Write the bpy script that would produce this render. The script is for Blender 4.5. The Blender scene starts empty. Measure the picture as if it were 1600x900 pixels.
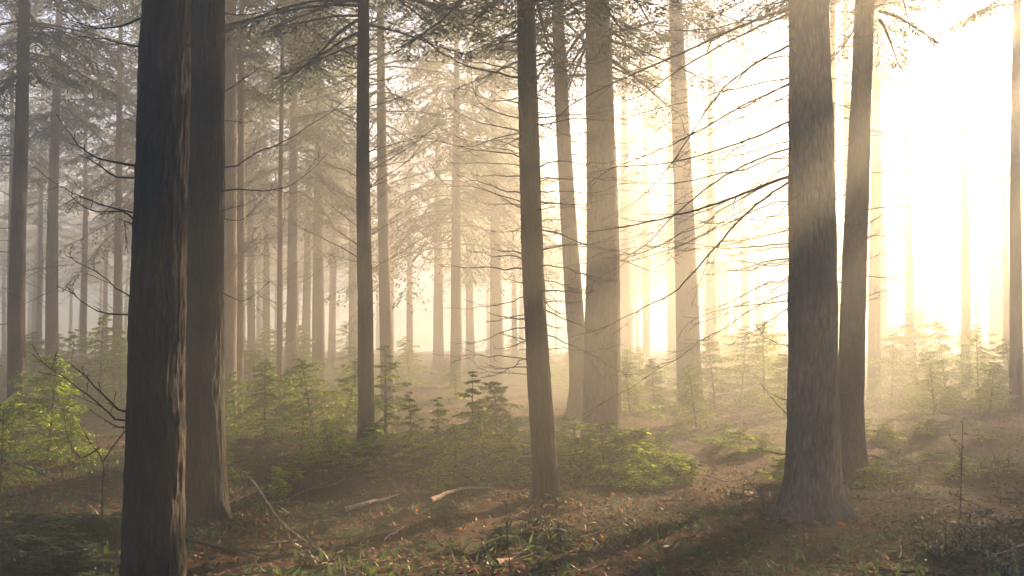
import bpy, math, random
import numpy as np
from mathutils import Vector

# ------------------------------------------------------------------ camera, sky, sun, exposure
R = math.radians
scene = bpy.context.scene
COL = scene.collection
F = 1556.0                      # focal length in photo pixels (1600 wide)
EYE = 1.6
PITCH = math.atan(80 / F)
cam_d = bpy.data.cameras.new('camera'); cam = bpy.data.objects.new('camera', cam_d); COL.objects.link(cam)
cam_d.sensor_width = 36; cam_d.lens = 36 * F / 1600; cam_d.clip_end = 2000; cam_d.clip_start = .05
cam.location = (0, 0, EYE); cam.rotation_euler = (math.pi / 2 + PITCH, 0, 0)
scene.camera = cam

SUN_AZ, SUN_EL = R(38), R(23)   # azimuth clockwise from +Y (the view direction)
world = bpy.data.worlds.new('World'); scene.world = world; world.use_nodes = True
nt = world.node_tree
bg = nt.nodes['Background']; sky = nt.nodes.new('ShaderNodeTexSky')
sky.sky_type = 'NISHITA'; sky.sun_disc = False; sky.sun_elevation = SUN_EL; sky.sun_rotation = SUN_AZ
sky.air_density = 0.8; sky.dust_density = 0.4; sky.ozone_density = 3.0
nt.links.new(sky.outputs[0], bg.inputs[0]); bg.inputs[1].default_value = 0.05
sun_d = bpy.data.lights.new('sun', 'SUN'); sun = bpy.data.objects.new('sun', sun_d); COL.objects.link(sun)
sun_d.energy = 5.0; sun_d.angle = R(0.6); sun_d.color = (1.0, 0.66, 0.39)
SDIR = Vector((math.sin(SUN_AZ) * math.cos(SUN_EL), math.cos(SUN_AZ) * math.cos(SUN_EL), math.sin(SUN_EL)))
sun.rotation_euler = SDIR.to_track_quat('Z', 'Y').to_euler()
sun.location = SDIR * 60
scene.view_settings.view_transform = 'Standard'; scene.view_settings.look = 'None'
scene.view_settings.gamma = 1; scene.view_settings.use_curve_mapping = False
scene.view_settings.exposure = 3.32
cy = scene.cycles
cy.use_adaptive_sampling = False
cy.use_denoising = True
try: cy.denoiser = 'OPENIMAGEDENOISE'
except Exception: pass
cy.max_bounces = 8; cy.diffuse_bounces = 3; cy.glossy_bounces = 2; cy.transmission_bounces = 4
cy.volume_bounces = 0; cy.transparent_max_bounces = 8
cy.sample_clamp_indirect = 4.0
HAZE_DENSITY = 0.025
HAZE_G = 0.65
TOP = 16.2

# ------------------------------------------------------------------ helpers
def P(px, py, d):
    """point at forward distance d metres seen at photo pixel (px, py)"""
    u, v = (px - 800) / F, (450 - py) / F
    x = u; y = math.cos(PITCH) - v * math.sin(PITCH); z = math.sin(PITCH) + v * math.cos(PITCH)
    s = d / y
    return np.array([x * s, d, EYE + z * s])

_lat = np.random.RandomState(7).rand(256, 256)
def vnoise(u, v, pu=256):
    u = np.asarray(u, float); v = np.asarray(v, float)
    iu = np.floor(u).astype(int); iv = np.floor(v).astype(int)
    fu = u - iu; fv = v - iv
    fu = fu * fu * (3 - 2 * fu); fv = fv * fv * (3 - 2 * fv)
    a = _lat[iu % pu, iv % 256]; b = _lat[(iu + 1) % pu, iv % 256]
    c = _lat[iu % pu, (iv + 1) % 256]; d = _lat[(iu + 1) % pu, (iv + 1) % 256]
    return (a * (1 - fu) + b * fu) * (1 - fv) + (c * (1 - fu) + d * fu) * fv - .5

def gh(x, y):
    """height of the forest floor"""
    x = np.asarray(x, float); y = np.asarray(y, float)
    z = .34 * vnoise(x / 6 + 31, y / 6 + 12) + .16 * vnoise(x / 2.1 + 3, y / 2.1 + 50)
    z = z + .07 * vnoise(x / .7 + 70, y / .7 + 9) + .035 * vnoise(x / .25, y / .25 + 33)
    r = np.hypot(x, y)
    return z + .004 * np.clip(r - 20, 0, 60)

class MB:
    def __init__(s): s.v = []; s.f = []; s.m = []; s.n = 0
    def add(s, v, f, mi=0):
        v = np.asarray(v, float).reshape(-1, 3); f = np.asarray(f, int).reshape(-1, 4)
        s.v.append(v); s.f.append(f + s.n); s.m.append(np.full(len(f), mi)); s.n += len(v)
    def tube(s, pts, rad, seg=5, mi=0):
        pts = np.asarray(pts, float); n = len(pts); rad = np.broadcast_to(rad, (n,))
        t = np.gradient(pts, axis=0); t /= np.linalg.norm(t, axis=1)[:, None] + 1e-9
        ref = np.array([0.03, 0.02, 1.0]) if abs(t[:, 2]).mean() < .8 else np.array([1.0, 0.03, 0.02])
        a = np.cross(t, ref); a /= np.linalg.norm(a, axis=1)[:, None] + 1e-9
        b = np.cross(t, a)
        th = np.arange(seg) * 2 * np.pi / seg
        v = pts[:, None] + rad[:, None, None] * (np.cos(th)[None, :, None] * a[:, None] + np.sin(th)[None, :, None] * b[:, None])
        i = np.arange(n - 1)[:, None] * seg; j = np.arange(seg)[None]; j2 = (j + 1) % seg
        f = np.stack([i + j, i + j2, i + seg + j2, i + seg + j], -1)
        s.add(v, f, mi)
    def blades(s, b, d, nrm, l, w, mi=0):
        """diamond leaves: base b, direction d, plane normal nrm"""
        b = np.asarray(b); d = d / (np.linalg.norm(d, axis=1)[:, None] + 1e-9)
        sd = np.cross(d, nrm); sd /= np.linalg.norm(sd, axis=1)[:, None] + 1e-9
        l = np.broadcast_to(l, (len(b),))[:, None]; w = np.broadcast_to(w, (len(b),))[:, None]
        v = np.stack([b, b + d * l * .45 + sd * w * .5, b + d * l, b + d * l * .45 - sd * w * .5], 1)
        s.add(v, np.arange(len(b) * 4).reshape(-1, 4), mi)
    def mesh(s, name, mats, smooth=False):
        v = np.concatenate(s.v); f = np.concatenate(s.f); m = np.concatenate(s.m)
        me = bpy.data.meshes.new(name)
        me.vertices.add(len(v)); me.vertices.foreach_set('co', v.ravel())
        me.loops.add(f.size); me.loops.foreach_set('vertex_index', f.ravel().astype(np.int32))
        me.polygons.add(len(f)); me.polygons.foreach_set('loop_start', np.arange(0, f.size, 4, dtype=np.int32))
        me.polygons.foreach_set('material_index', m.astype(np.int32))
        me.polygons.foreach_set('use_smooth', np.full(len(f), smooth))
        for q in (mats if isinstance(mats, (list, tuple)) else [mats]): me.materials.append(q)
        me.update(); me.validate()
        return me
    def build(s, name, mats, parent=None, smooth=False):
        return link(name, s.mesh(name, mats, smooth), parent)

def link(name, me, parent=None):
    o = bpy.data.objects.new(name, me); COL.objects.link(o)
    if parent: o.parent = parent
    return o
def tag(o, label=None, cat=None, group=None, kind=None):
    if label: o['label'] = label
    if cat: o['category'] = cat
    if group: o['group'] = group
    if kind: o['kind'] = kind
    return o
def empty(name, loc, rz=0):
    o = bpy.data.objects.new(name, None); COL.objects.link(o); o.location = loc; o.rotation_euler = (0, 0, rz)
    o.empty_display_size = .2
    return o
def copy_tree(o, parent=None):
    c = o.copy(); COL.objects.link(c)
    if parent: c.parent = parent
    for ch in list(o.children): copy_tree(ch, c)
    return c

# ------------------------------------------------------------------ materials
def newmat(name):
    m = bpy.data.materials.new(name); m.use_nodes = True
    t = m.node_tree; t.nodes.clear()
    o = t.nodes.new('ShaderNodeOutputMaterial')
    return m, t, o
def N(t, kind, **kw):
    n = t.nodes.new(kind)
    for k, v in kw.items():
        if k in n.inputs: n.inputs[k].default_value = v
        else: setattr(n, k, v)
    return n
def ramp(t, fac, stops):
    r = t.nodes.new('ShaderNodeValToRGB'); e = r.color_ramp.elements
    while len(e) < len(stops): e.new(.5)
    for q, (p, c) in zip(e, stops): q.position = p; q.color = (*c, 1)
    t.links.new(fac, r.inputs[0]); return r.outputs[0]

def bark(name, dark, light, moss=None, sc=1.0, bump=.8):
    m, t, o = newmat(name); L = t.links.new
    tc = N(t, 'ShaderNodeTexCoord'); mp = N(t, 'ShaderNodeMapping'); mp.inputs['Scale'].default_value = (15 * sc, 15 * sc, 3.6 * sc)
    L(tc.outputs['Object'], mp.inputs[0])
    n1 = N(t, 'ShaderNodeTexNoise', Scale=1.6, Detail=7.0, Roughness=.65); L(mp.outputs[0], n1.inputs['Vector'])
    vo = N(t, 'ShaderNodeTexVoronoi', Scale=1.7); vo.feature = 'DISTANCE_TO_EDGE'; L(mp.outputs[0], vo.inputs['Vector'])
    ad = N(t, 'ShaderNodeMath', operation='MULTIPLY_ADD'); L(vo.outputs['Distance'], ad.inputs[0]); ad.inputs[1].default_value = .7; L(n1.outputs['Fac'], ad.inputs[2])
    c = ramp(t, ad.outputs[0], [(.35, dark), (.62, tuple((a + b) / 2 for a, b in zip(dark, light))), (.95, light)])
    if moss:
        n2 = N(t, 'ShaderNodeTexNoise', Scale=2.2, Detail=5.0); L(tc.outputs['Object'], n2.inputs['Vector'])
        k = ramp(t, n2.outputs['Fac'], [(.45, (0, 0, 0)), (.65, (.8, .8, .8))])
        mx = N(t, 'ShaderNodeMix', data_type='RGBA'); L(k, mx.inputs[0]); L(c, mx.inputs[6]); mx.inputs[7].default_value = (*moss, 1); c = mx.outputs[2]
    bs = N(t, 'ShaderNodeBsdfPrincipled', Roughness=.88); L(c, bs.inputs['Base Color']); bs.inputs['Specular IOR Level'].default_value = .25
    bp = N(t, 'ShaderNodeBump', Strength=bump, Distance=.03); L(ad.outputs[0], bp.inputs['Height']); L(bp.outputs[0], bs.inputs['Normal'])
    L(bs.outputs[0], o.inputs[0]); return m

def leaf(name, stops, trans=.45, rough=.55):
    m, t, o = newmat(name); L = t.links.new
    g = N(t, 'ShaderNodeNewGeometry'); c = ramp(t, g.outputs['Random Per Island'], stops)
    d = N(t, 'ShaderNodeBsdfDiffuse'); L(c, d.inputs[0]); tr = N(t, 'ShaderNodeBsdfTranslucent')
    hs = N(t, 'ShaderNodeHueSaturation', Value=1.8, Saturation=1.1); L(c, hs.inputs['Color']); L(hs.outputs[0], tr.inputs[0])
    mx = N(t, 'ShaderNodeMixShader'); mx.inputs[0].default_value = trans; L(d.outputs[0], mx.inputs[1]); L(tr.outputs[0], mx.inputs[2])
    gl = N(t, 'ShaderNodeBsdfGlossy', Roughness=rough); gl.inputs[0].default_value = (.8, .8, .8, 1)
    m2 = N(t, 'ShaderNodeMixShader'); m2.inputs[0].default_value = .05; L(mx.outputs[0], m2.inputs[1]); L(gl.outputs[0], m2.inputs[2])
    L(m2.outputs[0], o.inputs[0]); return m

M = {}
M['bark_dark'] = bark('bark_dark', (.009, .008, .006), (.06, .047, .035), (.024, .030, .017), bump=1.0)  # dark bark, taken deeper so the backlit trunks stay near black
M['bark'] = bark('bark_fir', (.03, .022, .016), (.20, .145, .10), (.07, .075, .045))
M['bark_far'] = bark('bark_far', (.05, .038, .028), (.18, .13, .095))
M['bark_hazed'] = bark('bark_hazed', (.055, .042, .032), (.30, .235, .175), (.09, .09, .06), bump=1.0)  # bark lightened to carry the mist veil over the widest right trunk
M['twig'] = bark('dead_twig', (.03, .022, .016), (.12, .09, .065), (.06, .07, .045), sc=2)
M['wood'] = bark('bare_wood_lit', (.20, .14, .09), (.55, .44, .32), sc=1.5)  # wood colour lightened so the fallen limbs look sunlit
M['needle'] = leaf('needles', [(0, (.028, .055, .020)), (.6, (.05, .085, .028)), (1, (.09, .12, .035))], .4)
M['needle_dark'] = leaf('needles_dark', [(0, (.02, .042, .02)), (.7, (.035, .065, .028)), (1, (.06, .085, .03))], .3)
M['needle_young_lit'] = leaf('needles_young_lit', [(0, (.025, .065, .006)), (.4, (.09, .17, .010)), (.75, (.24, .33, .018)), (1, (.38, .45, .03))], .65)  # young growth, with backlit tips and dark gaps put into the random tones
M['litter'] = leaf('fallen_leaves', [(0, (.04, .022, .012)), (.45, (.10, .053, .024)), (.8, (.18, .095, .04)), (.95, (.30, .17, .08)), (1, (.42, .16, .05))], .3)
M['grass'] = leaf('moss_and_grass', [(0, (.02, .03, .010)), (.6, (.045, .06, .017)), (1, (.11, .095, .04))], .35)
M['small_leaf'] = leaf('shrub_leaves', [(0, (.06, .07, .03)), (.6, (.14, .14, .08)), (1, (.30, .27, .2))], .35)

def ground_mat():
    m, t, o = newmat('forest_floor'); L = t.links.new
    tc = N(t, 'ShaderNodeTexCoord')
    n1 = N(t, 'ShaderNodeTexNoise', Scale=9.0, Detail=10.0, Roughness=.7); L(tc.outputs['Object'], n1.inputs['Vector'])
    n2 = N(t, 'ShaderNodeTexNoise', Scale=.55, Detail=6.0, Roughness=.6); L(tc.outputs['Object'], n2.inputs['Vector'])
    a = ramp(t, n1.outputs['Fac'], [(.3, (.016, .010, .006)), (.5, (.06, .034, .017)), (.72, (.15, .083, .038))])
    b = ramp(t, n1.outputs['Fac'], [(.3, (.015, .02, .008)), (.55, (.04, .055, .018)), (.75, (.08, .09, .03))])
    k = ramp(t, n2.outputs['Fac'], [(.44, (0, 0, 0)), (.58, (1, 1, 1))])
    mx = N(t, 'ShaderNodeMix', data_type='RGBA'); L(k, mx.inputs[0]); L(a, mx.inputs[6]); L(b, mx.inputs[7])
    bs = N(t, 'ShaderNodeBsdfPrincipled', Roughness=.95); L(mx.outputs[2], bs.inputs['Base Color']); bs.inputs['Specular IOR Level'].default_value = .15
    bp = N(t, 'ShaderNodeBump', Strength=.9, Distance=.05); L(n1.outputs['Fac'], bp.inputs['Height']); L(bp.outputs[0], bs.inputs['Normal'])
    L(bs.outputs[0], o.inputs[0]); return m
M['ground'] = ground_mat()

# ------------------------------------------------------------------ ground sheet and haze
G = 110.0
def build_ground():
    n = 420
    s = np.linspace(-1, 1, n); k = 4.2
    q = np.sinh(s * k) / np.sinh(k) * G
    X, Y = np.meshgrid(q, q + 0, indexing='ij')
    Y = Y + 8 * (1 - np.abs(s)[None, :] ** 2)          # finest rows just in front of the camera
    Z = gh(X, Y)
    v = np.stack([X, Y, Z], -1).reshape(-1, 3)
    i, j = np.meshgrid(np.arange(n - 1), np.arange(n - 1), indexing='ij'); a = i * n + j
    f = np.stack([a, a + n, a + n + 1, a + 1], -1).reshape(-1, 4)
    b = MB(); b.add(v, f)
    o = b.build('ground', M['ground'], smooth=True); tag(o, kind='structure')
build_ground()

def build_haze():
    x0, x1, y0, y1, z0, z1 = -G - 2, G + 2, -G - 2, G + 2, -2.0, TOP + 1
    v = [(x, y, z) for x in (x0, x1) for y in (y0, y1) for z in (z0, z1)]
    f = [(0, 1, 3, 2), (4, 6, 7, 5), (0, 4, 5, 1), (2, 3, 7, 6), (0, 2, 6, 4), (1, 5, 7, 3)]
    m, t, o = newmat('haze'); pv = t.nodes.new('ShaderNodeVolumePrincipled')
    pv.inputs['Color'].default_value = (.915, .965, .875, 1); pv.inputs['Density'].default_value = HAZE_DENSITY
    pv.inputs['Anisotropy'].default_value = HAZE_G; pv.inputs['Density Attribute'].default_value = ''
    t.links.new(pv.outputs[0], o.inputs['Volume'])
    try: m.cycles.homogeneous_volume = True
    except Exception: pass
    b = MB(); b.add(v, f); h = b.build('haze', m); tag(h, kind='stuff')
    h.display_type = 'WIRE'
build_haze()

# ------------------------------------------------------------------ trunks
def smooth_path(ctrl, n):
    """Catmull-Rom through control points, n samples per metre-ish"""
    c = np.asarray(ctrl, float); c = np.vstack([2 * c[0] - c[1], c, 2 * c[-1] - c[-2]])
    out = []
    for i in range(1, len(c) - 2):
        p0, p1, p2, p3 = c[i - 1:i + 3]
        k = max(2, int(np.ceil(np.linalg.norm(p2 - p1) * n)))
        t = np.linspace(0, 1, k, endpoint=False)[:, None]
        out.append(.5 * ((2 * p1) + (-p0 + p2) * t + (2 * p0 - 5 * p1 + 4 * p2 - p3) * t ** 2 + (-p0 + 3 * p1 - 3 * p2 + p3) * t ** 3))
    out.append(c[-2][None])
    return np.vstack(out)

def trunk_radius(z, r0, H, flare):
    t = np.clip(z / H, 0, 1)
    return r0 * (1.0 - .86 * t ** 1.15) * 1.04 + r0 * flare * np.exp(-np.clip(z, 0, None) / .22)

def build_trunk(path, r0, H, flare, mat, parent, seed, seg=24, ridge=.0, fine=False):
    """path: world-space centre line from below ground up, relative to the parent base"""
    rs = np.random.RandomState(seed)
    pts = path
    n = len(pts); z = pts[:, 2]
    rad = trunk_radius(z, r0, H, 0)
    th = np.arange(seg) * 2 * np.pi / seg
    nl = rs.randint(4, 7); ph = rs.rand() * 6.28
    lob = .5 + .6 * np.cos(nl * th + ph + .6 * np.sin(th * 2 + ph)) + .25 * np.cos(2 * th + ph * 3)
    fl = r0 * flare * (.45 * np.exp(-np.clip(z, -.05, None)[:, None] / .34) + np.exp(-np.clip(z, -.05, None)[:, None] / .11) * np.clip(lob, .05, 2)[None] ** 1.3)
    u = th / (2 * np.pi)
    rr = rad[:, None] + fl
    o = seed * 3.7
    rr = rr * (1 + .07 * vnoise(u[None] * 6 + 0 * z[:, None], z[:, None] * .8 + o, 6) + .05 * vnoise(u[None] * 3 + 0 * z[:, None], z[:, None] * 2.3 + o, 3))
    if ridge > 0:
        k1 = 26; wob = 1.6 * vnoise(u[None] * 4 + 0 * z[:, None], z[:, None] * 1.1 + o, 4)
        a = 1 - 2 * np.abs(vnoise((u[None] * k1 + wob), z[:, None] * 3.0 + o, k1))
        b = vnoise((u[None] * k1 * 3), z[:, None] * 14.0 + o, k1 * 3)
        rr = rr + ridge * (a - .5) * 1.0 + ridge * .7 * b
    v = np.empty((n, seg, 3))
    v[:, :, 0] = pts[:, 0:1] + rr * np.cos(th)[None]
    v[:, :, 1] = pts[:, 1:2] + rr * np.sin(th)[None]
    v[:, :, 2] = z[:, None]
    mb = MB()
    i = np.arange(n - 1)[:, None] * seg; j = np.arange(seg)[None]; j2 = (j + 1) % seg
    mb.add(v, np.stack([i + j, i + j2, i + seg + j2, i + seg + j], -1))
    return mb.build('trunk', mat, parent, smooth=True)

# ------------------------------------------------------------------ bare branches
def unit(a): return a / (np.linalg.norm(a) + 1e-9)
def walk(start, az, el, L, rs, droop=0., up=0., wig=.25, n=9):
    """a wandering polyline"""
    pts = [np.array(start, float)]; a, e = az, el
    st = L / (n - 1); da = 0
    for i in range(n - 1):
        t = i / (n - 1)
        da = .6 * da + rs.randn() * wig * .5
        aa = a + da * 1.2; ee = e + droop * math.sin(min(1, t * 1.6) * 1.57) + up * t * t + rs.randn() * wig * .35
        pts.append(pts[-1] + st * np.array([math.sin(aa) * math.cos(ee), math.cos(aa) * math.cos(ee), math.sin(ee)]))
    return np.array(pts)

def twiggy(mb, pts, r, rs, ntw=5, tl=.4, seg=4, sub=1, minr=.002, wig=.3, up=.25, t0=.25):
    """main tube plus side twigs"""
    n = len(pts); t = np.linspace(0, 1, n)
    mb.tube(pts, np.maximum(r * (1 - .85 * t ** .8), minr), seg)
    L = np.linalg.norm(np.diff(pts, axis=0), axis=1).sum()
    side = rs.choice([-1, 1])
    for k in range(ntw):
        s = t0 + (1 - t0) * (k + rs.rand()) / ntw * .97
        i = min(n - 2, int(s * (n - 1))); fr = s * (n - 1) - i
        p = pts[i] * (1 - fr) + pts[i + 1] * fr; d = unit(pts[i + 1] - pts[i])
        az = math.atan2(d[0], d[1]); el = math.asin(max(-1, min(1, d[2])))
        side = -side
        l = tl * L * (.35 + .65 * rs.rand()) * (1.15 - s * .75)
        q = walk(p, az + side * (.45 + .5 * rs.rand()), el + rs.uniform(-.35, .45), l, rs, 0, up, wig, n=max(4, int(l / .07) if l < .6 else 8))
        if sub > 0: twiggy(mb, q, max(minr, r * .45 * (1 - .6 * s)), rs, max(1, int(l / .16)), .45, 3, sub - 1, minr, wig, up)
        else: mb.tube(q, np.maximum(max(minr, r * .42 * (1 - .6 * s)) * (1 - .6 * np.linspace(0, 1, len(q))), minr * .8), 3)

# ------------------------------------------------------------------ crowns and conifer boughs
def bough(mb, p0, az, el, L, rs, droop=-.5, nt=12, tw=.5, nb=8, bl=.12, bw=.035, r=.02, hang=.25, mi_wood=1, mi_leaf=0, taper=True):
    """one living bough: limb, side twigs and needle blades"""
    pts = walk(p0, az, el, L, rs, droop, .15, .12, n=7)
    mb.tube(pts, np.linspace(r, r * .25, 7), 3, mi_wood)
    n = len(pts)
    ss = np.repeat(np.linspace(.12, .98, nt), 2) + rs.uniform(-.02, .02, nt * 2); ss = np.clip(ss, .05, .995)
    sd = np.tile([-1., 1.], nt)
    x = ss * (n - 1); i = np.minimum(x.astype(int), n - 2); fr = (x - i)[:, None]
    b = pts[i] * (1 - fr) + pts[i + 1] * fr; d = pts[i + 1] - pts[i]; d /= np.linalg.norm(d, axis=1)[:, None]
    up = np.array([0, 0, 1.]); lat = np.cross(d, up); lat /= np.linalg.norm(lat, axis=1)[:, None] + 1e-9
    ang = rs.uniform(.75, 1.15, len(ss))[:, None]
    td = d * np.cos(ang) + lat * sd[:, None] * np.sin(ang) + up * (rs.uniform(-.35, .12, len(ss))[:, None] - hang * .5)
    td /= np.linalg.norm(td, axis=1)[:, None]
    tl = tw * L * (1.02 - ss ** 1.3 * .85) * rs.uniform(.55, 1.15, len(ss)) * np.minimum(1, .45 + ss * 2)
    k = np.linspace(.1, 1, nb)[None] + rs.uniform(-.05, .05, (len(ss), nb))
    q = b[:, None] + td[:, None] * (tl[:, None] * k)[..., None]
    q[..., 2] -= hang * (tl[:, None] * k ** 2)
    tt = np.broadcast_to(td[:, None], q.shape); nr = np.cross(tt, lat[:, None] * sd[:, None, None] + .01)
    nr = nr + rs.randn(*q.shape) * .35
    s2 = np.cross(tt, up); s2 /= np.linalg.norm(s2, axis=2)[..., None] + 1e-9
    sg = np.where(rs.rand(*q.shape[:2]) > .5, 1., -1.)[..., None]
    bd = tt * .75 + s2 * sg * rs.uniform(.3, 1.0, q.shape[:2])[..., None] + up * rs.uniform(-.35, .15, q.shape[:2])[..., None]
    nn = up + rs.randn(*q.shape) * .35
    m = q.shape[0] * q.shape[1]
    mb.blades(q.reshape(m, 3), bd.reshape(m, 3), nn.reshape(m, 3), bl * rs.uniform(.6, 1.3, m), bw * rs.uniform(.7, 1.3, m), mi_leaf)

def crown_mesh(seed, z0, H, Rm, nbr, dens=1., bl=.2, bw=.06, droop=-.5, low=False):
    rs = np.random.RandomState(seed); mb = MB()
    z = z0; k = 0
    for k in range(nbr):
        t = ((k + rs.rand()) / nbr); z = z0 + (H - z0) * t ** .9
        prof = (1 - t) ** .75 * min(1, .45 + t * 3.5) if not low else (1 - t) ** .8
        L = Rm * (prof + .08) * rs.uniform(.55, 1.2)
        az = rs.rand() * 6.283
        if rs.rand() < .12: continue
        bough(mb, (0, 0, z), az, .25 - .35 * (1 - t) + rs.uniform(-.15, .2), L, rs, droop * rs.uniform(.5, 1.2), nt=max(5, int(11 * dens * min(1, L / 1.6))), tw=.42, nb=max(4, int(7 * dens)), bl=bl, bw=bw, r=.028, hang=.35)
    return mb

CROWN_Z0, CROWN_H = 6.6, 15.8
CROWNS = []; SPARSE = []
for s in range(5):
    mb = crown_mesh(40 + s, CROWN_Z0 + (s % 3) * .7, CROWN_H + .4, 2.5 + .25 * (s % 2), 115, 1.6, bl=.13, bw=.032)
    CROWNS.append(mb.mesh('crown', [M['needle_dark'] if s % 2 else M['needle'], M['bark_far']]))
DENSE = []; HIGH = []
for s in range(2):
    mb = crown_mesh(84 + s, 8.3, CROWN_H + .4, 3.1, 105, 1.7, bl=.12, bw=.03)
    HIGH.append(mb.mesh('crown', [M['needle_dark'], M['bark_far']]))  # dense high crowns, shaped to shade the near and upper air
for s in range(2):
    mb = crown_mesh(80 + s, CROWN_Z0 + .2, CROWN_H + .4, 2.3, 130, 2.1, bl=.075, bw=.013)
    DENSE.append(mb.mesh('crown', [M['needle_dark'], M['bark_far']]))
for s in range(3):
    mb = crown_mesh(60 + s, CROWN_Z0 + 3.2 + s * .8, CROWN_H + .4, 2.1, 44, 1.3, bl=.11, bw=.024)
    SPARSE.append(mb.mesh('crown', [M['needle'], M['bark_far']]))

def dead_mesh(seed, z0, z1, n, L, elev, up=.3, r=.009, sub=1):
    rs = np.random.RandomState(seed); mb = MB()
    for k in range(n):
        z = rs.uniform(z0, z1); az = rs.rand() * 6.283
        l = L * rs.uniform(.4, 1.25)
        q = walk((0, 0, z), az, elev + rs.uniform(-.25, .25), l, rs, -.1, up, .2, n=8)
        twiggy(mb, q, r, rs, 5, .4, 3, sub - 1, .0035)
    return mb
DEADS = [dead_mesh(90 + s, 2.2, 8.2, 46, 1.5, [.5, .3, .1][s % 3]).mesh('deadwood', [M['twig']]) for s in range(4)]

TREES = {}
def tree(key, px, d, w, label, group, kind='far', flare=.35, name='fir_tree', H=None, crown=True, dead=True, mat=None, seed=None, spots=None, ridge=None, crown_dz=0., cs=None, sparse=False, high=False, dense=False):
    """px: [(photo x, photo y), ...] along the trunk from bottom to top, w: trunk width in photo pixels at breast height, d: distance"""
    seed = seed if seed is not None else len(TREES) + 1
    rs = np.random.RandomState(1000 + seed)
    H = H or rs.uniform(14.8, 15.9)
    P_ = [P(x, y, d) for x, y in px]
    # base: extend the lowest segment down to the ground
    a, b = P_[0], P_[1] if len(P_) > 1 else P_[0] + np.array([0, 0, 1.])
    sl = (b - a) / (b[2] - a[2])
    sl[:2] = np.clip(sl[:2], -.25, .25)
    g = float(gh(a[0], d)); base = a + sl * (g - a[2]); base[1] = d
    pts = [base + sl * -.25] + ([base] if abs(a[2] - g) > .25 else []) + P_
    e, f = P_[-2], P_[-1]; top = (f - e) / (f[2] - e[2]); top[1] = 0
    while pts[-1][2] < H - 2.5:
        top[:2] *= .75; pts.append(pts[-1] + top * 2.4)
    pts.append(pts[-1] + np.array([0, 0, max(.3, H - pts[-1][2])]))
    near = d < 13
    path = smooth_path(pts, 40 if d < 11 else (14 if d < 20 else 4))
    if d < 20:                                                   # fine bark rings low down, coarse ones in the crown
        lo = path[:, 2] < (1.6 + d * .36); path = np.vstack([path[lo], path[~lo][::8], path[-1:]])
    z = path[:, 2]
    path = path - base
    path[:, 1] += .03 * np.sin(path[:, 2] * .7 + seed)
    r0 = w / F * d / 2 / .93
    root = empty(name, tuple(base))
    tag(root, label, 'tree', group)
    seg = 220 if d < 11 else (72 if d < 20 else 20)
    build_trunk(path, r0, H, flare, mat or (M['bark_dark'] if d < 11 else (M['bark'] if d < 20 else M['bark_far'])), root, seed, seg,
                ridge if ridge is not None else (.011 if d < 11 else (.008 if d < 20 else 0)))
    topx = path[np.searchsorted(path[:, 2], min(10, H - 3))]
    if crown:
        c = link('crown', (HIGH[seed % 2] if high else SPARSE[seed % 3] if sparse else DENSE[seed % 2] if near or dense else CROWNS[seed % 5]), root); c.location = (topx[0], topx[1], crown_dz); c.rotation_euler[2] = rs.rand() * 6.28
        s = cs or (1.35 if near else rs.uniform(.85, 1.15)); c.location[2] -= 1.7 if near else 0; c.scale = (s, s, H / 16.3)
    if dead and d >= 20:
        c = link('deadwood', DEADS[seed % 4], root); mid = path[np.searchsorted(path[:, 2], 5)]; c.location = (mid[0], mid[1], 0); c.rotation_euler[2] = rs.rand() * 6.28
    TREES[key] = dict(root=root, path=path, base=base, r0=r0, H=H, d=d)
    return root

def at_tree(T, z):
    p = T['path']; i = min(len(p) - 1, np.searchsorted(p[:, 2], z)); return p[i]

def rand_branches(key, n, z0, z1, L, elev, seed, up=.3, droop=0., r=.009, az_bias=None, ntw=5, sub=1, wig=.3, tl=.4, left=False):
    T = TREES[key]; rs = np.random.RandomState(seed)
    for k in range(n):
        z = z0 + (z1 - z0) * (k + rs.rand()) / n
        az = rs.rand() * 6.283 if az_bias is None else rs.choice([-1, 1]) * math.pi / 2 + rs.randn() * az_bias
        if left: az = -math.pi / 2 + rs.randn() * az_bias
        c = at_tree(T, z); l = L * rs.uniform(.35, 1.3)
        q = walk(c + np.array([math.sin(az), math.cos(az), 0]) * T['r0'] * .6, az, elev + rs.uniform(-.25, .25), l, rs, droop, up, wig, n=10)
        mb = MB(); twiggy(mb, q, r * rs.uniform(.7, 1.3), rs, ntw, tl, 5, sub)
        mb.build('dead_branch', M['twig'], T['root'])

def drawn_branch(key, pix, r=.012, seed=0, ntw=6, tl=.35, sub=1, dd=None, up=.25, name='dead_branch', wig=.25, t0=.2):
    """a bare branch through photo positions, first point on the trunk, wandering in depth by dd metres"""
    T = TREES[key]; rs = np.random.RandomState(500 + seed)
    d0 = T['d']; dd = dd if dd is not None else rs.uniform(-.8, .8)
    n = len(pix)
    pts = [P(x, y, d0 + dd * (i / (n - 1)) ** 1.2) for i, (x, y) in enumerate(pix)]
    pts = smooth_path(pts, 9) - T['base']
    pts = pts + rs.randn(*pts.shape) * .004
    mb = MB(); twiggy(mb, pts, r, rs, ntw, tl, 6, sub, .0022, wig, up, t0)
    mb.build(name, M['twig'], T['root'])

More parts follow.
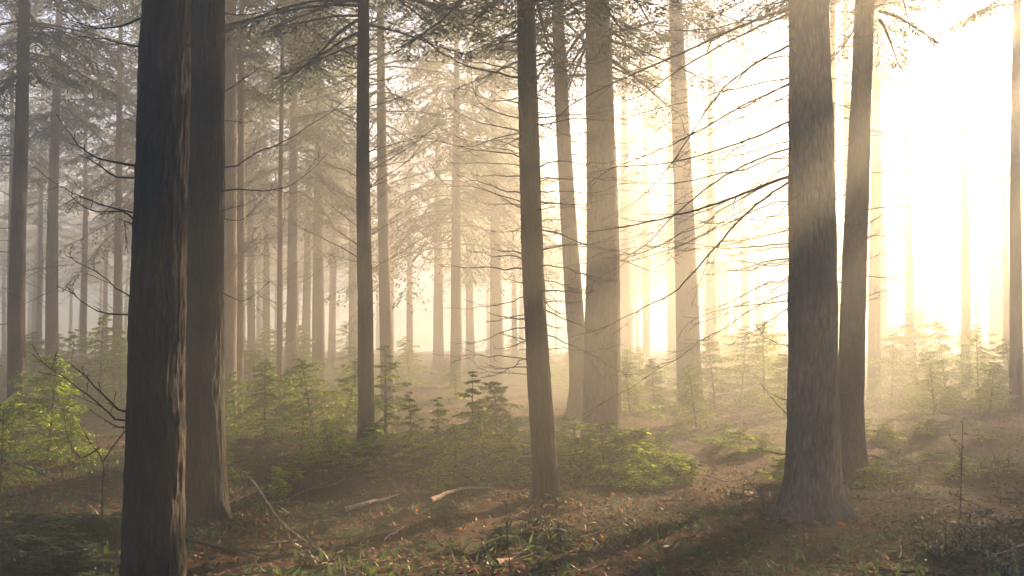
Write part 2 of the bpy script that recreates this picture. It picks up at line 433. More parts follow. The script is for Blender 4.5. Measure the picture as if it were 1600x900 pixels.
# ------------------------------------------------------------------ the trees the photograph shows
MID = 'straight conifers standing in the mist'
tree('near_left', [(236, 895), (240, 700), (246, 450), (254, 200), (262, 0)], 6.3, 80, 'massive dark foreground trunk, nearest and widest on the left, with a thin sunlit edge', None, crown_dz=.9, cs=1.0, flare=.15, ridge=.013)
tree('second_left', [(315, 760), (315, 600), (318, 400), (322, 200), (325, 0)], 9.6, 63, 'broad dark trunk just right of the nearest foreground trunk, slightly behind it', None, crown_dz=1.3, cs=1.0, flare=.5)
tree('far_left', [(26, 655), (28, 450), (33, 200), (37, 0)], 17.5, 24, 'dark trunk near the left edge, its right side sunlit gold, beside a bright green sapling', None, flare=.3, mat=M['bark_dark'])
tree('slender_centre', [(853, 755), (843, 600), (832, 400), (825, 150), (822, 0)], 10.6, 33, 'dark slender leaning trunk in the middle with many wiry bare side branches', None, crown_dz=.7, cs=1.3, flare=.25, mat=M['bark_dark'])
tree('centre_left', [(573, 685), (571, 500), (567, 300), (568, 0)], 15.6, 23, 'slim dark trunk rising from the green saplings left of centre', None, dense=True, cs=1.6, crown_dz=-.2, flare=.25, mat=M['bark_dark'])
tree('centre_left_twin', [(605, 590), (601, 450), (597, 250), (595, 0)], 23, 19, 'brown trunk close behind and to the right of the slim dark trunk left of centre', None, dense=True, cs=1.3, flare=.2)
tree('centre_right', [(940, 690), (942, 500), (942, 350), (937, 150), (933, 0)], 15.6, 52, 'thick brown misty trunk right of centre, with a bushy hemlock at its foot', None, crown_dz=-.5, cs=1.6, dense=True, flare=.35)
tree('bent', [(893, 690), (905, 600), (895, 450), (884, 280), (875, 100), (871, 0)], 19, 27, 'hazy brown trunk with a bent foot, between the slender central trunk and the thick one', None, dense=True, cs=1.5, flare=.2)
tree('right_big', [(1270, 790), (1269, 600), (1268, 400), (1265, 150), (1263, 0)], 9.5, 71, 'broad pale brown trunk with flared roots, the widest on the right', None, crown_dz=.9, cs=1.1, flare=.72, mat=M['bark_hazed'], ridge=.013)
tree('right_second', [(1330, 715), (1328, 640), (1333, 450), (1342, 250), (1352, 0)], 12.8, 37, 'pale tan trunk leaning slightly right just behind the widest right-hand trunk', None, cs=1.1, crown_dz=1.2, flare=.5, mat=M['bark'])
far_list = [
 ('a', 80, 92, 19, 27, 'grey trunk second in from the left edge, behind a dark sunlit one'),
 ('b', 16, 20, 10, 34, 'thin grey trunk at the extreme left edge behind the dark sunlit one'),
 ('c', 130, 134, 10, 42, 'very thin faint grey trunk between the two grey trunks on the left'),
 ('d', 184, 190, 14, 30, 'grey trunk just left of the massive foreground trunk'),
 ('e', 356, 362, 25, 20.5, 'brown trunk tucked against the right edge of the broad dark trunk'),
 ('f', 373, 378, 13, 21.5, 'narrow trunk with a sunlit edge hugging the brown trunk right of the broad dark one'),
 ('g', 393, 392, 12, 40, 'faint thin trunk right of the narrow sunlit-edged trunk'),
 ('h', 437, 441, 9, 22, 'pole-thin dark trunk standing alone between the left trunks and the slim central-left one'),
 ('i', 478, 482, 13, 44, 'faint narrow trunk, left one of a hazy pair in the left middle distance'),
 ('j', 498, 500, 19, 34, 'hazy trunk, wider right one of a pair in the left middle distance'),
 ('k', 552, 548, 14, 41, 'very faint trunk hidden just left of the slim dark trunk'),
 ('l', 685, 680, 16, 44, 'faint golden trunk seen below the drooping hemlock boughs'),
 ('m', 978, 976, 18, 38, 'pale misty trunk just right of the thick brown trunk'),
 ('n', 1076, 1056, 36, 23, 'wide pale golden trunk fading in mist between the two thick right-hand trunks'),
 ('o', 1110, 1108, 15, 35, 'narrow pale trunk right of the wide golden misty trunk'),
 ('p', 1050, 1046, 13, 42, 'very faint trunk left of the wide golden misty trunk'),
 ('q', 1302, 1300, 12, 21, 'thin pale trunk peeping out right of the widest right-hand trunk'),
 ('r', 1366, 1368, 18, 26, 'glowing pale trunk directly right of the leaning tan trunk'),
 ('s', 1381, 1378, 10, 36, 'very thin trunk next right from the glowing pale trunk'),
 ('t', 1422, 1413, 13, 33, 'washed-out slim trunk left of the bright white gap on the right'),
 ('u', 1509, 1503, 13, 31, 'washed-out slim trunk standing alone right of the bright white gap'),
 ('v', 1573, 1570, 10, 34, 'thinner left one of the two washed-out trunks at the right edge'),
 ('w', 1587, 1588, 18, 21, 'wider right one of the two washed-out trunks at the right edge'),
 ('x', 1556, 1552, 20, 46, 'faintest broad trunk left of the pair at the right edge'),
 ('y', 735, 730, 13, 50, 'faint trunk in the glow right of the drooping hemlock'),
 ('z', 775, 770, 18, 36, 'hazy golden trunk left of the slender central trunk'),
 ('aa', 640, 636, 10, 52, 'faint trunk between the brown central-left trunk and the drooping hemlock'),
 ('ab', 1165, 1160, 12, 44, 'faint trunk in the glow midway between the golden trunk and the widest right one'),
 ('ac', 417, 414, 11, 48, 'faint trunk immediately left of the pole-thin dark one'),
 ('ad', 60, 66, 9, 46, 'faint trunk between the dark sunlit trunk and the grey one beside it'),
 ('ae', 222, 226, 12, 40, 'faint trunk half hidden by the massive foreground trunk'),
]
for i, (k, x0, x1, w, d, lab) in enumerate(far_list):
    tree('t' + k, [(x0, 560), ((x0 * .55 + x1 * .45) + (i % 3 - 1) * 1.5, 300), (x1, 0)], d, w, lab, MID, flare=.2, seed=20 + i,
         crown_dz=(0 if d > 30 else .8), sparse=(x0 > 900 and k not in 'nqw'), high=(k in 'nqw'))

# rows of faint trees farther back, copied from a few
rs = np.random.RandomState(5)
sources = [TREES[k]['root'] for k in ('tc', 'tg', 'ti', 'tj')]
sparse_sources = [TREES[k]['root'] for k in ('tm', 'to', 'tp')]
spots = []
def clear_of(x, y, r):
    for T in TREES.values():
        if math.hypot(T['base'][0] - x, T['base'][1] - y) < r: return False
    return all(math.hypot(a - x, b - y) > r for a, b in spots)
tries = 0
while len(spots) < 140 and tries < 20000:
    tries += 1
    y = rs.uniform(40, 100); x = rs.uniform(-.62, .66) * y + rs.uniform(-6, 6)
    az = math.atan2(x, y)
    if not clear_of(x, y, 2.6): continue
    if x < -.03 * y and y < 62 and rs.rand() < .55: continue
    pxx = 800 + F * x / y
    if 1400 < pxx < 1545 and y < 56: continue                       # the open gap towards the sun
    if 560 < pxx <= 1385 and y < 52 and rs.rand() < .6: continue
    cc = .788 * x - .616 * y                                        # where it stands across the sun's direction
    if -22 < cc < -7 and y < 60 and rs.rand() < .6: continue
    spots.append((x, y))
n_out = 0
def place_copy(src, x, y, label, group, s=None):
    c = copy_tree(src); c.location = (x, y, float(gh(x, y))); c.rotation_euler[2] = rs.rand() * 6.28
    s = s or rs.uniform(.88, 1.0); c.scale = (s, s, s)
    tag(c, label, 'tree', group); return c
for i, (x, y) in enumerate(spots):
    pxx = 800 + F * x / y
    zone = ('left of the broad dark trunks' if pxx < 290 else 'between the left trunks and the slender central trunk' if pxx < 830 else 'between the slender central and the widest right trunk' if pxx < 1230 else 'right of the widest right trunk')
    place_copy((sparse_sources[i % 3] if y < 60 and -22 < .788 * x - .616 * y < -7 else sources[i % len(sources)]), x, y, 'faint distant conifer in pale mist, ' + zone, 'faint background conifers ' + zone)
for x, y in [(12.2, 18.6), (22, 33)]:  # two unseen trees added to shade the near ground and air
    c = place_copy(sources[0], x, y, 'unseen conifer added just beyond the edge of the view', 'unseen conifers added beyond the edge of the view', 1.0)
    for q in c.children:
        if q.name.startswith('crown'):
            q.data = HIGH[0]
            if y > 20: q.location = (0, 0, 5.7); q.scale = (1.1, 1.1, .63)  # crown squeezed upward so its shade falls on the foreground
# unseen trees added just outside the picture to lay shade over the foreground
for i, (x, y) in enumerate([(9.5, 13.5), (8, 9.5), (12.5, 15), (15, 20), (20, 24.5), (22, 28), (24, 33), (6.8, 6.5), (11, 10.5), (16, 16), (19, 21), (23, 26), (25, 38), (28, 44), (-8, 9), (-12, 16), (-6, 2), (-16, 24)]):
    place_copy(sources[i % len(sources)], x, y, 'unseen conifer added just beyond the edge of the view', 'unseen conifers added beyond the edge of the view', 1.0)

# ------------------------------------------------------------------ the big drooping hemlock in the middle distance
def low_hemlock(px, d, H, z0, Rm, nbr, label, seed, group=None, nt=16, lean=0):
    b = P(px, 560, d); b[2] = float(gh(b[0], d))
    root = empty('hemlock_tree', tuple(b)); tag(root, label, 'tree', group)
    path = smooth_path([(0, 0, -.3), (0, 0, 0), (lean * .3, 0, H * .4), (lean, 0, H)], 4)
    build_trunk(path, .17, H, .2, M['bark_far'], root, seed, 20)
    mb = crown_mesh(seed, z0, H, Rm, nbr, 1.3, bl=.17, bw=.05, droop=-.75, low=True)
    mb.build('crown', [M['needle_dark'], M['bark_far']], root)
low_hemlock(712, 31, 16, 4.2, 4.4, 170, 'large drooping hemlock glowing gold below and dark above, left of the slender central trunk', 301)
low_hemlock(1010, 44, 15.5, 6.5, 2.8, 60, 'misty hemlock with hanging boughs behind the thick brown trunk right of centre', 302)
low_hemlock(1330, 30, 15.5, 9.5, 2.6, 40, 'pale hemlock boughs hanging behind the top of the leaning tan trunk', 303)
low_hemlock(250, 30, 16, 4.6, 3.4, 100, 'teal shadowed hemlock behind the massive foreground trunk', 304)
low_hemlock(455, 30, 16, 5.5, 3.2, 95, 'dark green hemlock crown behind the pole-thin trunk', 305)

# ------------------------------------------------------------------ young hemlocks
def sapling_mesh(seed, H, Rr, nb, bl, nt=10, nbl=10, hang=.45, el=.6, mats=None):
    rs = np.random.RandomState(seed); mb = MB(); st = MB()
    path = walk((0, 0, -.05), rs.rand() * 6.28, 1.5, H, rs, 0, 0, .09, n=10)
    st.tube(path, np.linspace(.011 * H + .004, .002, 10), 6)
    for k in range(nb):
        t = ((k + rs.rand() * .9) / nb); i = t * 8.99; j = int(i); p = path[j] * (1 - (i - j)) + path[j + 1] * (i - j)
        L = Rr * ((1 - t) ** .8 * min(1, .5 + t * 2.5) + .07) * rs.uniform(.45, 1.3)
        bough(mb, p, k * 2.4 + rs.randn() * .5, el + .4 * t + rs.uniform(-.25, .25), L, rs, -1.0, nt=max(4, int(nt * min(1, .35 + L / Rr))), tw=.42, nb=nbl, bl=bl*1.15, bw=bl * .3, r=.006 * H ** .5, hang=hang)
    return st.mesh('stem', M['twig']), mb
SAP = {}
def sap_kind(k, *a, mat='needle_young_lit', **kw):
    st, mb = sapling_mesh(*a, **kw); SAP[k] = (st, mb.mesh('foliage', [M[mat], M['twig']]), a[1])
sap_kind('a', 11, 1.6, .75, 48, .055)
sap_kind('a2', 21, 1.5, .85, 36, .05, el=.35, hang=.6)
sap_kind('c2', 22, 2.1, 1.25, 40, .065, el=.4, hang=.5)
sap_kind('b', 12, 1.3, .66, 42, .05)
sap_kind('c', 13, 2.2, 1.1, 58, .06)
sap_kind('d', 14, .8, .5, 28, .045)
sap_kind('e', 15, .42, .36, 16, .04, nt=9, nbl=8)
sap_kind('f', 16, .5, .55, 13, .06, nt=11, nbl=9, hang=.3, el=.75)
sap_kind('h', 18, .42, .40, 12, .042, mat='needle_dark')  # dark seedling, the foreground shade put into its needle colour
sap_kind('g', 17, 1.15, .42, 28, .045, nt=9, el=.6)
_sr = np.random.RandomState(77)
def sapling(kind, px, d, h, label, group=None, name='hemlock_sapling', wide=1.):
    if kind + '2' in SAP and _sr.rand() < .5: kind += '2'
    st, fo, h0 = SAP[kind]; x = P(px, 600, d)[0]
    r = empty(name, (x, d, float(gh(x, d)) - .02), _sr.rand() * 6.28); s = h / h0; r.scale = (s * wide * _sr.uniform(.85, 1.25), s * wide * _sr.uniform(.85, 1.25), s); r.rotation_euler[0] = _sr.randn() * .07; r.rotation_euler[1] = _sr.randn() * .07
    tag(r, label, 'sapling' if h > .55 else 'seedling', group)
    link('stem', st, r); link('foliage', fo, r); return r
G_S = 'young hemlocks in the understorey'
for kind, px, d, h, lab in [
    ('a', 78, 14.0, 1.55, 'brightest yellow green sunlit sapling at the left edge'),
    ('a', 48, 15.5, 1.35, 'sunlit sapling half hidden behind the brightest one at the left edge'),
    ('b', 118, 13.6, .95, 'lower right arm of the sunlit greenery at the left edge'),
    ('b', 5, 12.0, 1.05, 'dark sapling cut by the left edge in front of the sunlit ones'),
    ('c', 105, 24, 2.0, 'dim sapling in mist between the two left trunks'),
    ('c', 155, 23, 2.3, 'dim grey green sapling left of the massive foreground trunk'),
    ('c', 192, 25, 2.1, 'dim sapling touching the left side of the massive foreground trunk'),
    ('c', 60, 27, 1.9, 'dim sapling in mist behind the dark sunlit trunk'),
    ('b', 372, 17.5, 1.15, 'green sapling just right of the broad dark trunk'),
    ('a', 415, 16.5, 1.35, 'pointed green sapling under the pole-thin trunk'),
    ('b', 455, 17.5, 1.2, 'green sapling right of the pointed one under the pole-thin trunk'),
    ('a', 492, 16.5, 1.4, 'full green sapling in the middle of the sunny clump left of centre'),
    ('a', 532, 17.5, 1.45, 'sapling touching the left side of the slim dark trunk'),
    ('g', 603, 16.8, 1.6, 'slender sapling with spread arms right of the slim dark trunk'),
    ('b', 470, 13.5, .8, 'low sapling at the front of the sunny clump left of centre'),
    ('d', 520, 13.2, .75, 'low dark sapling in front of the slim dark trunk, to its left'),
    ('d', 590, 13.3, .7, 'low dark sapling at the foot of the slim dark trunk, to its right'),
    ('g', 645, 14.0, 1.0, 'small upright sapling midway between the slim dark and the slender central trunk'),
    ('g', 685, 13.6, .95, 'small upright sapling left of the tall wispy pair'),
    ('g', 738, 13.4, 1.3, 'tall wispy sapling, left of a pair by the slender central trunk'),
    ('a', 778, 13.8, 1.2, 'tall wispy sapling, right of a pair by the slender central trunk'),
    ('b', 757, 12.8, 1.0, 'bushy sapling in front of the wispy pair'),
    ('d', 805, 12.6, .85, 'dark sapling touching the left side of the slender central trunk'),
    ('d', 712, 12.4, .75, 'dark bushy sapling left of the one before the wispy pair'),
    ('f', 905, 13.0, .85, 'arching bush at the left foot of the thick brown trunk'),
    ('f', 945, 12.6, .8, 'arching bush right before the foot of the thick brown trunk'),
    ('f', 985, 12.6, .62, 'arching low bush right of the foot of the thick brown trunk'),
    ('f', 1018, 12.9, .42, 'lowest arching bush trailing right of the thick brown trunk'),
    ('d', 878, 12.3, .62, 'small dark bush just right of the slender central trunk'),
    ('b', 985, 19, 1.1, 'pale sapling in mist right behind the thick brown trunk'),
    ('b', 1022, 21, 1.2, 'pale sapling in mist left of the wide golden trunk'),
    ('b', 1088, 17, 1.15, 'sapling at the foot of the wide golden trunk'),
    ('a', 1118, 22, 1.7, 'hazy sapling just right of the wide golden trunk'),
    ('c', 1155, 23, 2.0, 'hazy sapling midway between golden trunk and widest right trunk'),
    ('c', 1195, 22.5, 2.0, 'tallest hazy sapling touching the left side of the widest right trunk'),
    ('b', 1225, 19.5, 1.3, 'lower hazy sapling partly behind the left side of the widest right trunk'),
    ('c', 1392, 24, 2.0, 'hazy sapling right of the leaning tan trunk'),
    ('c', 1432, 25, 2.45, 'tallest misty sapling in the clump right of the leaning tan trunk'),
    ('c', 1482, 24, 2.2, 'misty sapling in the middle of the right-hand clump'),
    ('c', 1530, 25, 2.1, 'misty sapling at the right end of the right-hand clump'),
    ('c', 1585, 23, 1.7, 'misty sapling cut off by the right edge'),
    ('b', 1460, 20, 1.3, 'lower misty sapling before the right-hand clump'),
    ('b', 1545, 20, 1.1, 'low misty sapling before the right end of the right-hand clump'),
]:
    sapling(kind, px, d, h, lab, G_S, wide=1.15)
rs = np.random.RandomState(8)
for i in range(70):
    d = rs.uniform(24, 46); px = rs.uniform(-20, 1620)
    if 1400 < px < 1480 and rs.rand() < .5: continue
    sapling('cab'[i % 3], px, d, rs.uniform(1.2, 2.3) * (.75 if 560 < px < 1100 else 1), 'faint conifer sapling in the misty thicket under the far trees', 'saplings of the misty far thicket', wide=1.25)
zones = [(70, 345, 850, 11.0, 14.5, 'hdeh', 'low green seedling in the dark carpet under the saplings left of the slender central trunk', 'seedlings in the carpet before the central trunks', .15, .5),
         (24, 860, 1060, 11.6, 14, 'ef', 'low green seedling around the foot of the thick brown trunk', 'seedlings around the thick brown trunk', .25, .5),
         (48, -20, 195, 6.2, 8.6, 'h', 'dark green seedling in the shade at the lower left corner', 'seedlings in the lower left corner', .14, .32),
         (24, 280, 900, 7.2, 10.5, 'h', 'scattered low seedling on the open leaf litter in front', 'seedlings on the open foreground litter', .12, .25),
         (22, 1060, 1600, 11, 17, 'ef', 'low pale seedling on the sunlit floor around the right trunks', 'seedlings on the right-hand forest floor', .15, .4)]
for n, a, b, d0, d1, kinds, lab, grp, h0, h1 in zones:
    for i in range(n):
        sapling(kinds[i % len(kinds)], rs.uniform(a, b), rs.uniform(d0, d1), rs.uniform(h0, h1), lab, grp, 'hemlock_seedling', wide=1.3)

# ------------------------------------------------------------------ bare branches on the near trunks
rand_branches('slender_centre', 84, 1.3, 5.6, .95, .05, 3, up=.5, droop=-.3, r=.0085, az_bias=.75, wig=.45, tl=.45)
rand_branches('centre_left', 66, 2.6, 8.6, 1.4, .5, 4, up=.25, droop=-.1, r=.0095, az_bias=.8, wig=.14, tl=.4)
rand_branches('centre_right', 22, 2.8, 7.6, .8, .0, 5, up=.5, droop=-.2, r=.010, az_bias=.9, wig=.45)
rand_branches('bent', 26, 2.5, 8, 1.1, .1, 6, up=.4, droop=-.1, r=.009, az_bias=1., wig=.4)
rand_branches('right_big', 8, 1.0, 5.0, .5, .1, 7, up=.3, r=.006, az_bias=.5)
rand_branches('right_big', 40, 2.0, 5.5, 1.9, -.25, 17, up=.25, droop=-.15, r=.0075, az_bias=.55, wig=.38, ntw=7, left=True)
rand_branches('centre_right', 18, 2.6, 7.4, 1.6, -.1, 18, up=.3, droop=-.15, r=.008, az_bias=.6, wig=.3, ntw=7)
rand_branches('right_second', 30, 2.5, 6.6, 1.3, -.1, 19, up=.3, droop=-.15, r=.007, az_bias=.6, wig=.3, ntw=6)
rand_branches('right_second', 22, 2.0, 6.8, .9, .25, 8, up=.2, r=.008, az_bias=.8)
rand_branches('far_left', 26, 2.0, 8, 1.2, .3, 9, up=.3, droop=-.2, r=.009, az_bias=.9, wig=.2)
rand_branches('second_left', 10, 2.6, 5.2, .6, .1, 10, up=.3, r=.006, az_bias=.5)
# long drooping boughs of the widest right trunk
for i, (pix, r, dd, nt_) in enumerate([
    ([(1232, 12), (1150, 45), (1060, 85), (980, 120), (900, 160), (845, 210)], .020, -1.2, 12),
    ([(1232, 22), (1165, 52), (1075, 100), (1000, 150), (930, 170)], .014, .9, 9),
    ([(1232, 72), (1180, 100), (1120, 150), (1060, 240), (1010, 300), (940, 345)], .012, 1.2, 9),
    ([(1232, 132), (1170, 160), (1090, 205), (1030, 235), (960, 262), (900, 300)], .012, -.8, 9),
    ([(1232, 190), (1185, 212), (1120, 235), (1040, 255), (960, 262), (860, 285)], .012, .5, 9),
    ([(1232, 232), (1180, 250), (1110, 290), (1050, 340), (1000, 390), (960, 400)], .012, -.9, 8),
    ([(1232, 276), (1190, 292), (1120, 318), (1060, 335), (990, 352), (912, 362)], .019, -.6, 12),
    ([(1232, 284), (1170, 330), (1110, 395), (1060, 450), (1010, 480), (940, 512), (880, 530)], .014, -.3, 7),
    ([(1232, 380), (1190, 384), (1130, 388), (1070, 380), (1010, 376)], .008, .9, 6),
    ([(1232, 412), (1200, 415), (1150, 408), (1100, 412)], .007, -.5, 4),
    ([(1232, 470), (1190, 475), (1130, 483), (1075, 505), (1060, 530)], .007, -.4, 4),
    ([(1234, 540), (1215, 537), (1195, 525), (1180, 505)], .006, -.2, 3),
    ([(1234, 625), (1218, 622), (1205, 615), (1190, 605)], .006, .3, 3),
    ([(1236, 655), (1222, 640), (1200, 615), (1188, 600)], .006, -.3, 2),
    ([(1236, 710), (1215, 708), (1195, 707), (1172, 701)], .008, -.3, 2),
    ([(1306, 618), (1318, 618), (1330, 614), (1338, 615)], .007, -.1, 1)]):
    drawn_branch('right_big', pix, r, i, nt_, .28, 1, dd, up=.1, wig=.18, t0=.12)
# the massive left trunk: long wiry branches reaching left
for i, (pix, r, dd, nt_) in enumerate([
    ([(216, 260), (170, 252), (135, 236), (110, 212), (95, 190)], .009, -.3, 5),
    ([(216, 278), (185, 278), (160, 262), (140, 250), (122, 240)], .008, .4, 4),
    ([(212, 335), (170, 322), (130, 310), (90, 290), (52, 260)], .007, .7, 6),
    ([(212, 345), (190, 330), (160, 332), (130, 325), (105, 300)], .007, -.5, 6),
    ([(212, 352), (195, 345), (195, 360), (200, 395)], .005, -.2, 5),
    ([(210, 467), (180, 450), (150, 425), (120, 410), (108, 395)], .006, .3, 4),
    ([(208, 492), (170, 490), (140, 480), (115, 460), (90, 448)], .007, -.4, 3),
    ([(225, 26), (190, 40), (150, 44), (110, 30), (75, 5)], .009, .5, 5),
    ([(225, 72), (195, 68), (160, 62), (128, 57)], .008, -.3, 3),
    ([(207, 645), (185, 640), (160, 615), (135, 590), (108, 565)], .010, -.5, 5),
    ([(207, 655), (180, 655), (155, 630), (120, 605), (85, 580), (48, 552)], .008, -.7, 6),
    ([(207, 668), (185, 668), (160, 655), (140, 640)], .008, .2, 4),
    ([(282, 62), (296, 72), (306, 78), (314, 78)], .004, -.4, 1)]):
    drawn_branch('near_left', pix, r, 40 + i, nt_, .3, 1, dd, up=.1, wig=.3)
for i, (pix, r, dd, nt_) in enumerate([
    ([(346, 262), (370, 258), (400, 240), (440, 222), (490, 192), (530, 165), (556, 140)], .009, -.6, 5),
    ([(346, 298), (375, 296), (400, 298), (440, 294), (480, 272), (512, 240)], .009, -.4, 5),
    ([(346, 340), (370, 345), (390, 335), (420, 300), (438, 270)], .006, .3, 4),
    ([(346, 148), (370, 130), (400, 110), (430, 75)], .007, -.5, 4),
    ([(345, 455), (375, 470), (400, 460), (420, 440)], .006, -.5, 3)]):
    drawn_branch('second_left', pix, r, 60 + i, nt_, .3, 1, dd, up=.1, wig=.3)
for i, (pix, r, dd, nt_) in enumerate([
    ([(822, 124), (780, 115), (730, 103), (690, 82), (655, 55), (600, 32)], .012, -.7, 4),
    ([(824, 186), (785, 178), (750, 160), (738, 130), (735, 78)], .008, .4, 4),
    ([(824, 205), (780, 215), (740, 228), (700, 225), (680, 210)], .008, -.6, 6),
    ([(826, 318), (780, 305), (740, 290), (700, 290), (680, 270)], .008, -.5, 6),
    ([(830, 330), (800, 318), (775, 303), (768, 300)], .013, .1, 1),
    ([(834, 585), (800, 583), (760, 580), (730, 560), (705, 568)], .006, .2, 3),
    ([(832, 190), (870, 205), (905, 220)], .010, -.1, 2),
    ([(836, 320), (870, 318), (912, 324)], .009, .2, 3)]):
    drawn_branch('slender_centre', pix, r, 80 + i, nt_, .35, 1, dd, up=.2, wig=.4)

# ------------------------------------------------------------------ fallen wood
def on_ground(pix, lift=.03):
    out = []
    for x, y in pix:
        # march the view ray to the forest floor
        lo, hi = 3.0, 40.0
        for _ in range(40):
            m = (lo + hi) / 2; q = P(x, y, m)
            if q[2] > gh(q[0], q[1]) + lift: lo = m
            else: hi = m
        out.append(P(x, y, lo))
    return np.array(out)
def fallen(name, pix, r, label, mat='wood', ntw=3, seed=0, lift=.03, cat='branch', group=None, tl=.3, seg=7, zs=None, taper=True):
    rs = np.random.RandomState(900 + seed)
    g = on_ground(pix, lift)
    if zs is not None: g[:, 2] += zs
    pts = smooth_path(g, 8); c = pts[0].copy(); pts = pts - c + rs.randn(*pts.shape) * .004
    mb = MB()
    if taper: twiggy(mb, pts, r, rs, ntw, tl, seg, 1, .003, .3, .1)
    else:
        n = len(pts); mb.tube(np.vstack([pts[0] - (pts[1] - pts[0]) * .01, pts, pts[-1] + (pts[-1] - pts[-2]) * .01]), np.r_[.001, r * (1 + .12 * rs.randn(n)), .001], seg)
    o = mb.build(name, M[mat]); o.location = c; tag(o, label, cat, group); return o
fallen('fallen_log', [(540, 795), (575, 786), (600, 780), (626, 773)], .030, 'short pale sunlit limb lying on the litter, left of two', seed=1, cat='log', seg=10, ntw=2, lift=.06)
fallen('fallen_log', [(672, 782), (700, 770), (735, 762), (780, 764)], .032, 'pale curved sunlit limb behind, right of the short one', seed=2, cat='log', seg=10, ntw=2, lift=.08)
fallen('fallen_branch', [(362, 722), (395, 752), (440, 815), (500, 860), (565, 897)], .016, 'long pale crooked branch running down to the bottom edge', seed=3, ntw=5, mat='wood', lift=.05)
fallen('fallen_branch', [(-10, 712), (60, 738), (120, 770), (200, 802)], .016, 'straight dark branch slanting across the lower left corner', seed=4, mat='twig', lift=.25)
fallen('fallen_branch', [(278, 842), (330, 852), (380, 862), (425, 872)], .022, 'dark branch leading right from the foot of the massive trunk', seed=5, mat='twig')
fallen('fallen_branch', [(1352, 722), (1400, 738), (1450, 748)], .018, 'brown stick lying right of the leaning tan trunk', seed=6, mat='wood')
fallen('fallen_branch', [(1308, 712), (1325, 726), (1336, 738)], .014, 'stick leaning at the foot of the leaning tan trunk', seed=7, mat='twig')
fallen('fallen_branch', [(1600, 850), (1570, 862), (1545, 872)], .010, 'thin pale stick at the lower right edge', seed=8, mat='wood')
fallen('fallen_branch', [(1235, 835), (1262, 865), (1285, 897)], .010, 'thin dark stick below the widest right trunk, bottom edge', seed=9, mat='twig')
fallen('fallen_branch', [(800, 868), (815, 862), (832, 852), (770, 872)][:3], .012, 'small pale stick at the bottom middle', seed=10, mat='wood')
fallen('fallen_branch', [(775, 880), (788, 877), (802, 873)], .035, 'small sunlit bark chunk at the bottom middle', seed=11, mat='wood', ntw=0)
fallen('fallen_branch', [(400, 828), (398, 800), (380, 770), (352, 748)], .008, 'thin arched twig beside the long pale branch', seed=12, mat='twig', lift=.1)
fallen('fallen_branch', [(1040, 722), (1075, 738), (1115, 745)], .012, 'brown stick on the floor right of the arching bushes', seed=13, mat='twig')
fallen('fallen_branch', [(690, 852), (668, 825), (640, 818), (600, 842)], .008, 'thin curved twig in the middle foreground', seed=14, mat='twig', lift=.12)
fallen('fallen_branch', [(1185, 735), (1140, 752), (1100, 742)], .010, 'thin twig on the floor left of the widest right trunk', seed=15, mat='twig')

# leafless young stems
def bare_sapling(pix, d, r, label, seed, ntw=5, extra=()):
    rs = np.random.RandomState(700 + seed)
    a = P(*pix[0], d); a[2] = float(gh(a[0], d)) - .03
    root = empty('bare_sapling', tuple(a)); tag(root, label, 'sapling')
    for j, px_ in enumerate([pix] + list(extra)):
        pts = [P(x, y, d + (.25 * rs.randn() if k else 0) * (k / len(px_))) for k, (x, y) in enumerate(px_)]
        if j == 0: pts[0] = a
        pts = smooth_path(pts, 12) - a
        mb = MB(); twiggy(mb, pts, r * (1 if j == 0 else .7), rs, ntw, .3, 5, 1, .0022, .3, .25)
        mb.build('stem' if j == 0 else 'branch', M['twig'], root)
bare_sapling([(160, 825), (160, 770), (161, 722), (140, 690), (118, 648)], 8.4, .013, 'forked leafless sapling before the left-hand sunlit patch', 1,
             extra=[[(161, 722), (178, 695), (198, 670), (200, 655)], [(155, 700), (125, 715), (105, 680), (100, 640)]])
bare_sapling([(538, 845), (545, 800), (535, 765), (525, 742)], 9.5, .006, 'wispy leafless stem beside the short pale log', 2)
bare_sapling([(798, 880), (792, 830), (790, 790), (796, 770)], 7.6, .006, 'thin leafless stem left of the foot of the slender central trunk', 3)
bare_sapling([(1196, 802), (1190, 775), (1178, 762), (1165, 745)], 9.3, .007, 'small leafless stem by the left roots of the widest right trunk', 4)
bare_sapling([(1554, 752), (1556, 725), (1550, 705), (1543, 695)], 12.5, .008, 'leafless stem at far right, left one of two', 5)
bare_sapling([(1572, 748), (1576, 720), (1578, 700), (1574, 685)], 12.5, .008, 'leafless stem at far right, right one of two', 6)

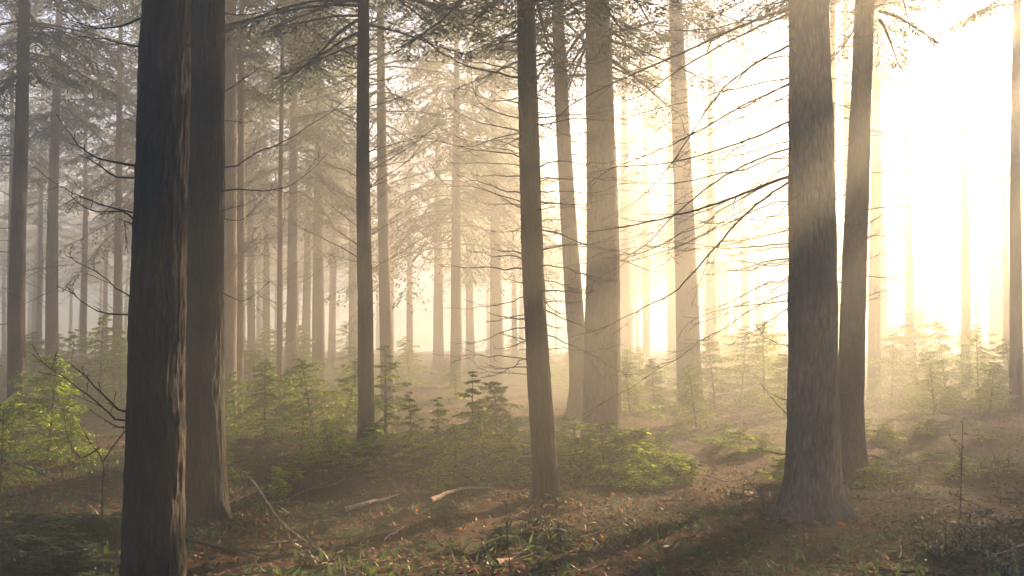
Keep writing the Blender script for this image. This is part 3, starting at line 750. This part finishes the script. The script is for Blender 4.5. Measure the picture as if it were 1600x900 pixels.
# the little leafy shrub at the lower right
def leafy(px, d, h, label, seed, nst=3, nl=60, spread=.5, l=.035, lean=0., cat='shrub', name='leafy_shrub'):
    rs = np.random.RandomState(600 + seed); x = P(px, 800, d)[0]
    root = empty(name, (x, d, float(gh(x, d)) - .02)); tag(root, label, cat)
    st = MB(); lf = MB()
    for k in range(nst):
        main = k == 0
        q = walk((0, 0, 0), rs.rand() * 6.28, 1.5 if main else rs.uniform(.35, 1.1), h if main else h * rs.uniform(.4, .8), rs, -.05 if main else -.4, 0, .12, n=12)
        st.tube(q, np.linspace(.006, .002, 12), 5)
        for m in range(int(5 if main else 4)):
            i = rs.randint(3, 11); az = rs.rand() * 6.28
            w = walk(q[i], az, rs.uniform(.1, .8), h * rs.uniform(.12, .3), rs, 0, 0, .2, n=6); st.tube(w, np.linspace(.003, .0015, 6), 4)
            nn = nl // 5; t = rs.randint(1, 6, nn); b = w[t] + rs.randn(nn, 3) * .006
            lf.blades(b, rs.randn(nn, 3) + np.array([0, 0, .2]), rs.randn(nn, 3) + np.array([0, 0, 1.5]), l * rs.uniform(.6, 1.3, nn), l * .55)
        nn = nl // 3; t = rs.randint(3, 12, nn)
        lf.blades(q[t] + rs.randn(nn, 3) * .008, rs.randn(nn, 3), rs.randn(nn, 3) + np.array([0, 0, 1.5]), l * rs.uniform(.6, 1.3, nn), l * .55)
    st.build('stem', M['twig'], root); lf.build('foliage', M['small_leaf'], root)
leafy(1497, 7.7, .98, 'tall thin shrub with tiny pale leaves in the lower right corner', 1, 4, 70)
leafy(1475, 7.4, .3, 'low shrub with pale leaves at the foot of the tall thin shrub, on its left', 2, 7, 60)
leafy(1535, 7.5, .32, 'low shrub with pale leaves at the foot of the tall thin shrub, on its right', 3, 8, 60)
leafy(1572, 7.0, .22, 'lowest pale-leaved shrub in the lower right corner', 4, 7, 50)
leafy(1440, 7.8, .22, 'small sparse leafy sprig left of the tall thin shrub', 5, 4, 40)
leafy(1160, 11.2, .3, 'small leafy sprig on the open floor left of the widest right trunk', 6, 5, 40)

# ------------------------------------------------------------------ litter, moss, twigs (nobody could count them)
rs = np.random.RandomState(21)
def scatter(n, ymin=4.2, ymax=34, p=1.6):
    y = ymin + (ymax - ymin) * rs.rand(n) ** p; x = rs.uniform(-.6, .6, n) * (y + 2)
    return x, y
def litter(name, n, mat, l, w, flat, up, ymax=30, mask=None, p=1.8, feet=0):
    x, y = scatter(n, ymax=ymax, p=p)
    for T in TREES.values():                                     # litter and moss banked up against the near trunks
        if T['d'] < 20 and feet:
            a = rs.rand(feet) * 6.283; q = T['r0'] * 1.15 + rs.rand(feet) ** 2 * .5
            x = np.r_[x, T['base'][0] + np.cos(a) * q]; y = np.r_[y, T['base'][1] + np.sin(a) * q]
    if mask is not None:
        k = mask(x, y); x, y = x[k], y[k]
    m = len(x); z = gh(x, y) + rs.uniform(0, .012, m)
    d = rs.randn(m, 3); d[:, 2] = np.abs(d[:, 2]) * up
    nn = rs.randn(m, 3) * flat + np.array([0, 0, 1.])
    mb = MB(); mb.blades(np.stack([x, y, z], -1), d, nn, l * rs.uniform(.5, 1.5, m), w * rs.uniform(.6, 1.4, m))
    tag(mb.build(name, M[mat]), kind='stuff')
patch = lambda x, y: vnoise(x / 1.3 + 60, y / 1.3 + 5) + .5 * vnoise(x / .4 + 8, y / .4)
litter('leaf_litter', 60000, 'litter', .045, .026, .5, .35, feet=900)
litter('moss', 60000, 'grass', .05, .012, .8, 1.6, mask=lambda x, y: patch(x, y) > .0, ymax=24, feet=500)
litter('ground_cover', 26000, 'needle', .10, .022, .6, .9, mask=lambda x, y: (patch(x + 9, y + 4) > .12) | ((x / y < -.38) & (y < 11) & (patch(x, y) > -.3)), ymax=22)
mb = MB()
x, y = scatter(1500, ymax=22)
for i in range(len(x)):
    a = rs.rand() * 6.28; l = rs.uniform(.12, .6); k = np.linspace(-.5, .5, 4)
    px_ = x[i] + np.cos(a) * l * k + rs.randn(4) * .015; py_ = y[i] + np.sin(a) * l * k + rs.randn(4) * .015
    mb.tube(np.stack([px_, py_, gh(px_, py_) + .012 + rs.rand() * .03 + rs.rand(4) * .02], -1), rs.uniform(.002, .006) * (2.2 if i % 12 == 0 else 1), 4)
tag(mb.build('twig_litter', M['bark']), kind='stuff')
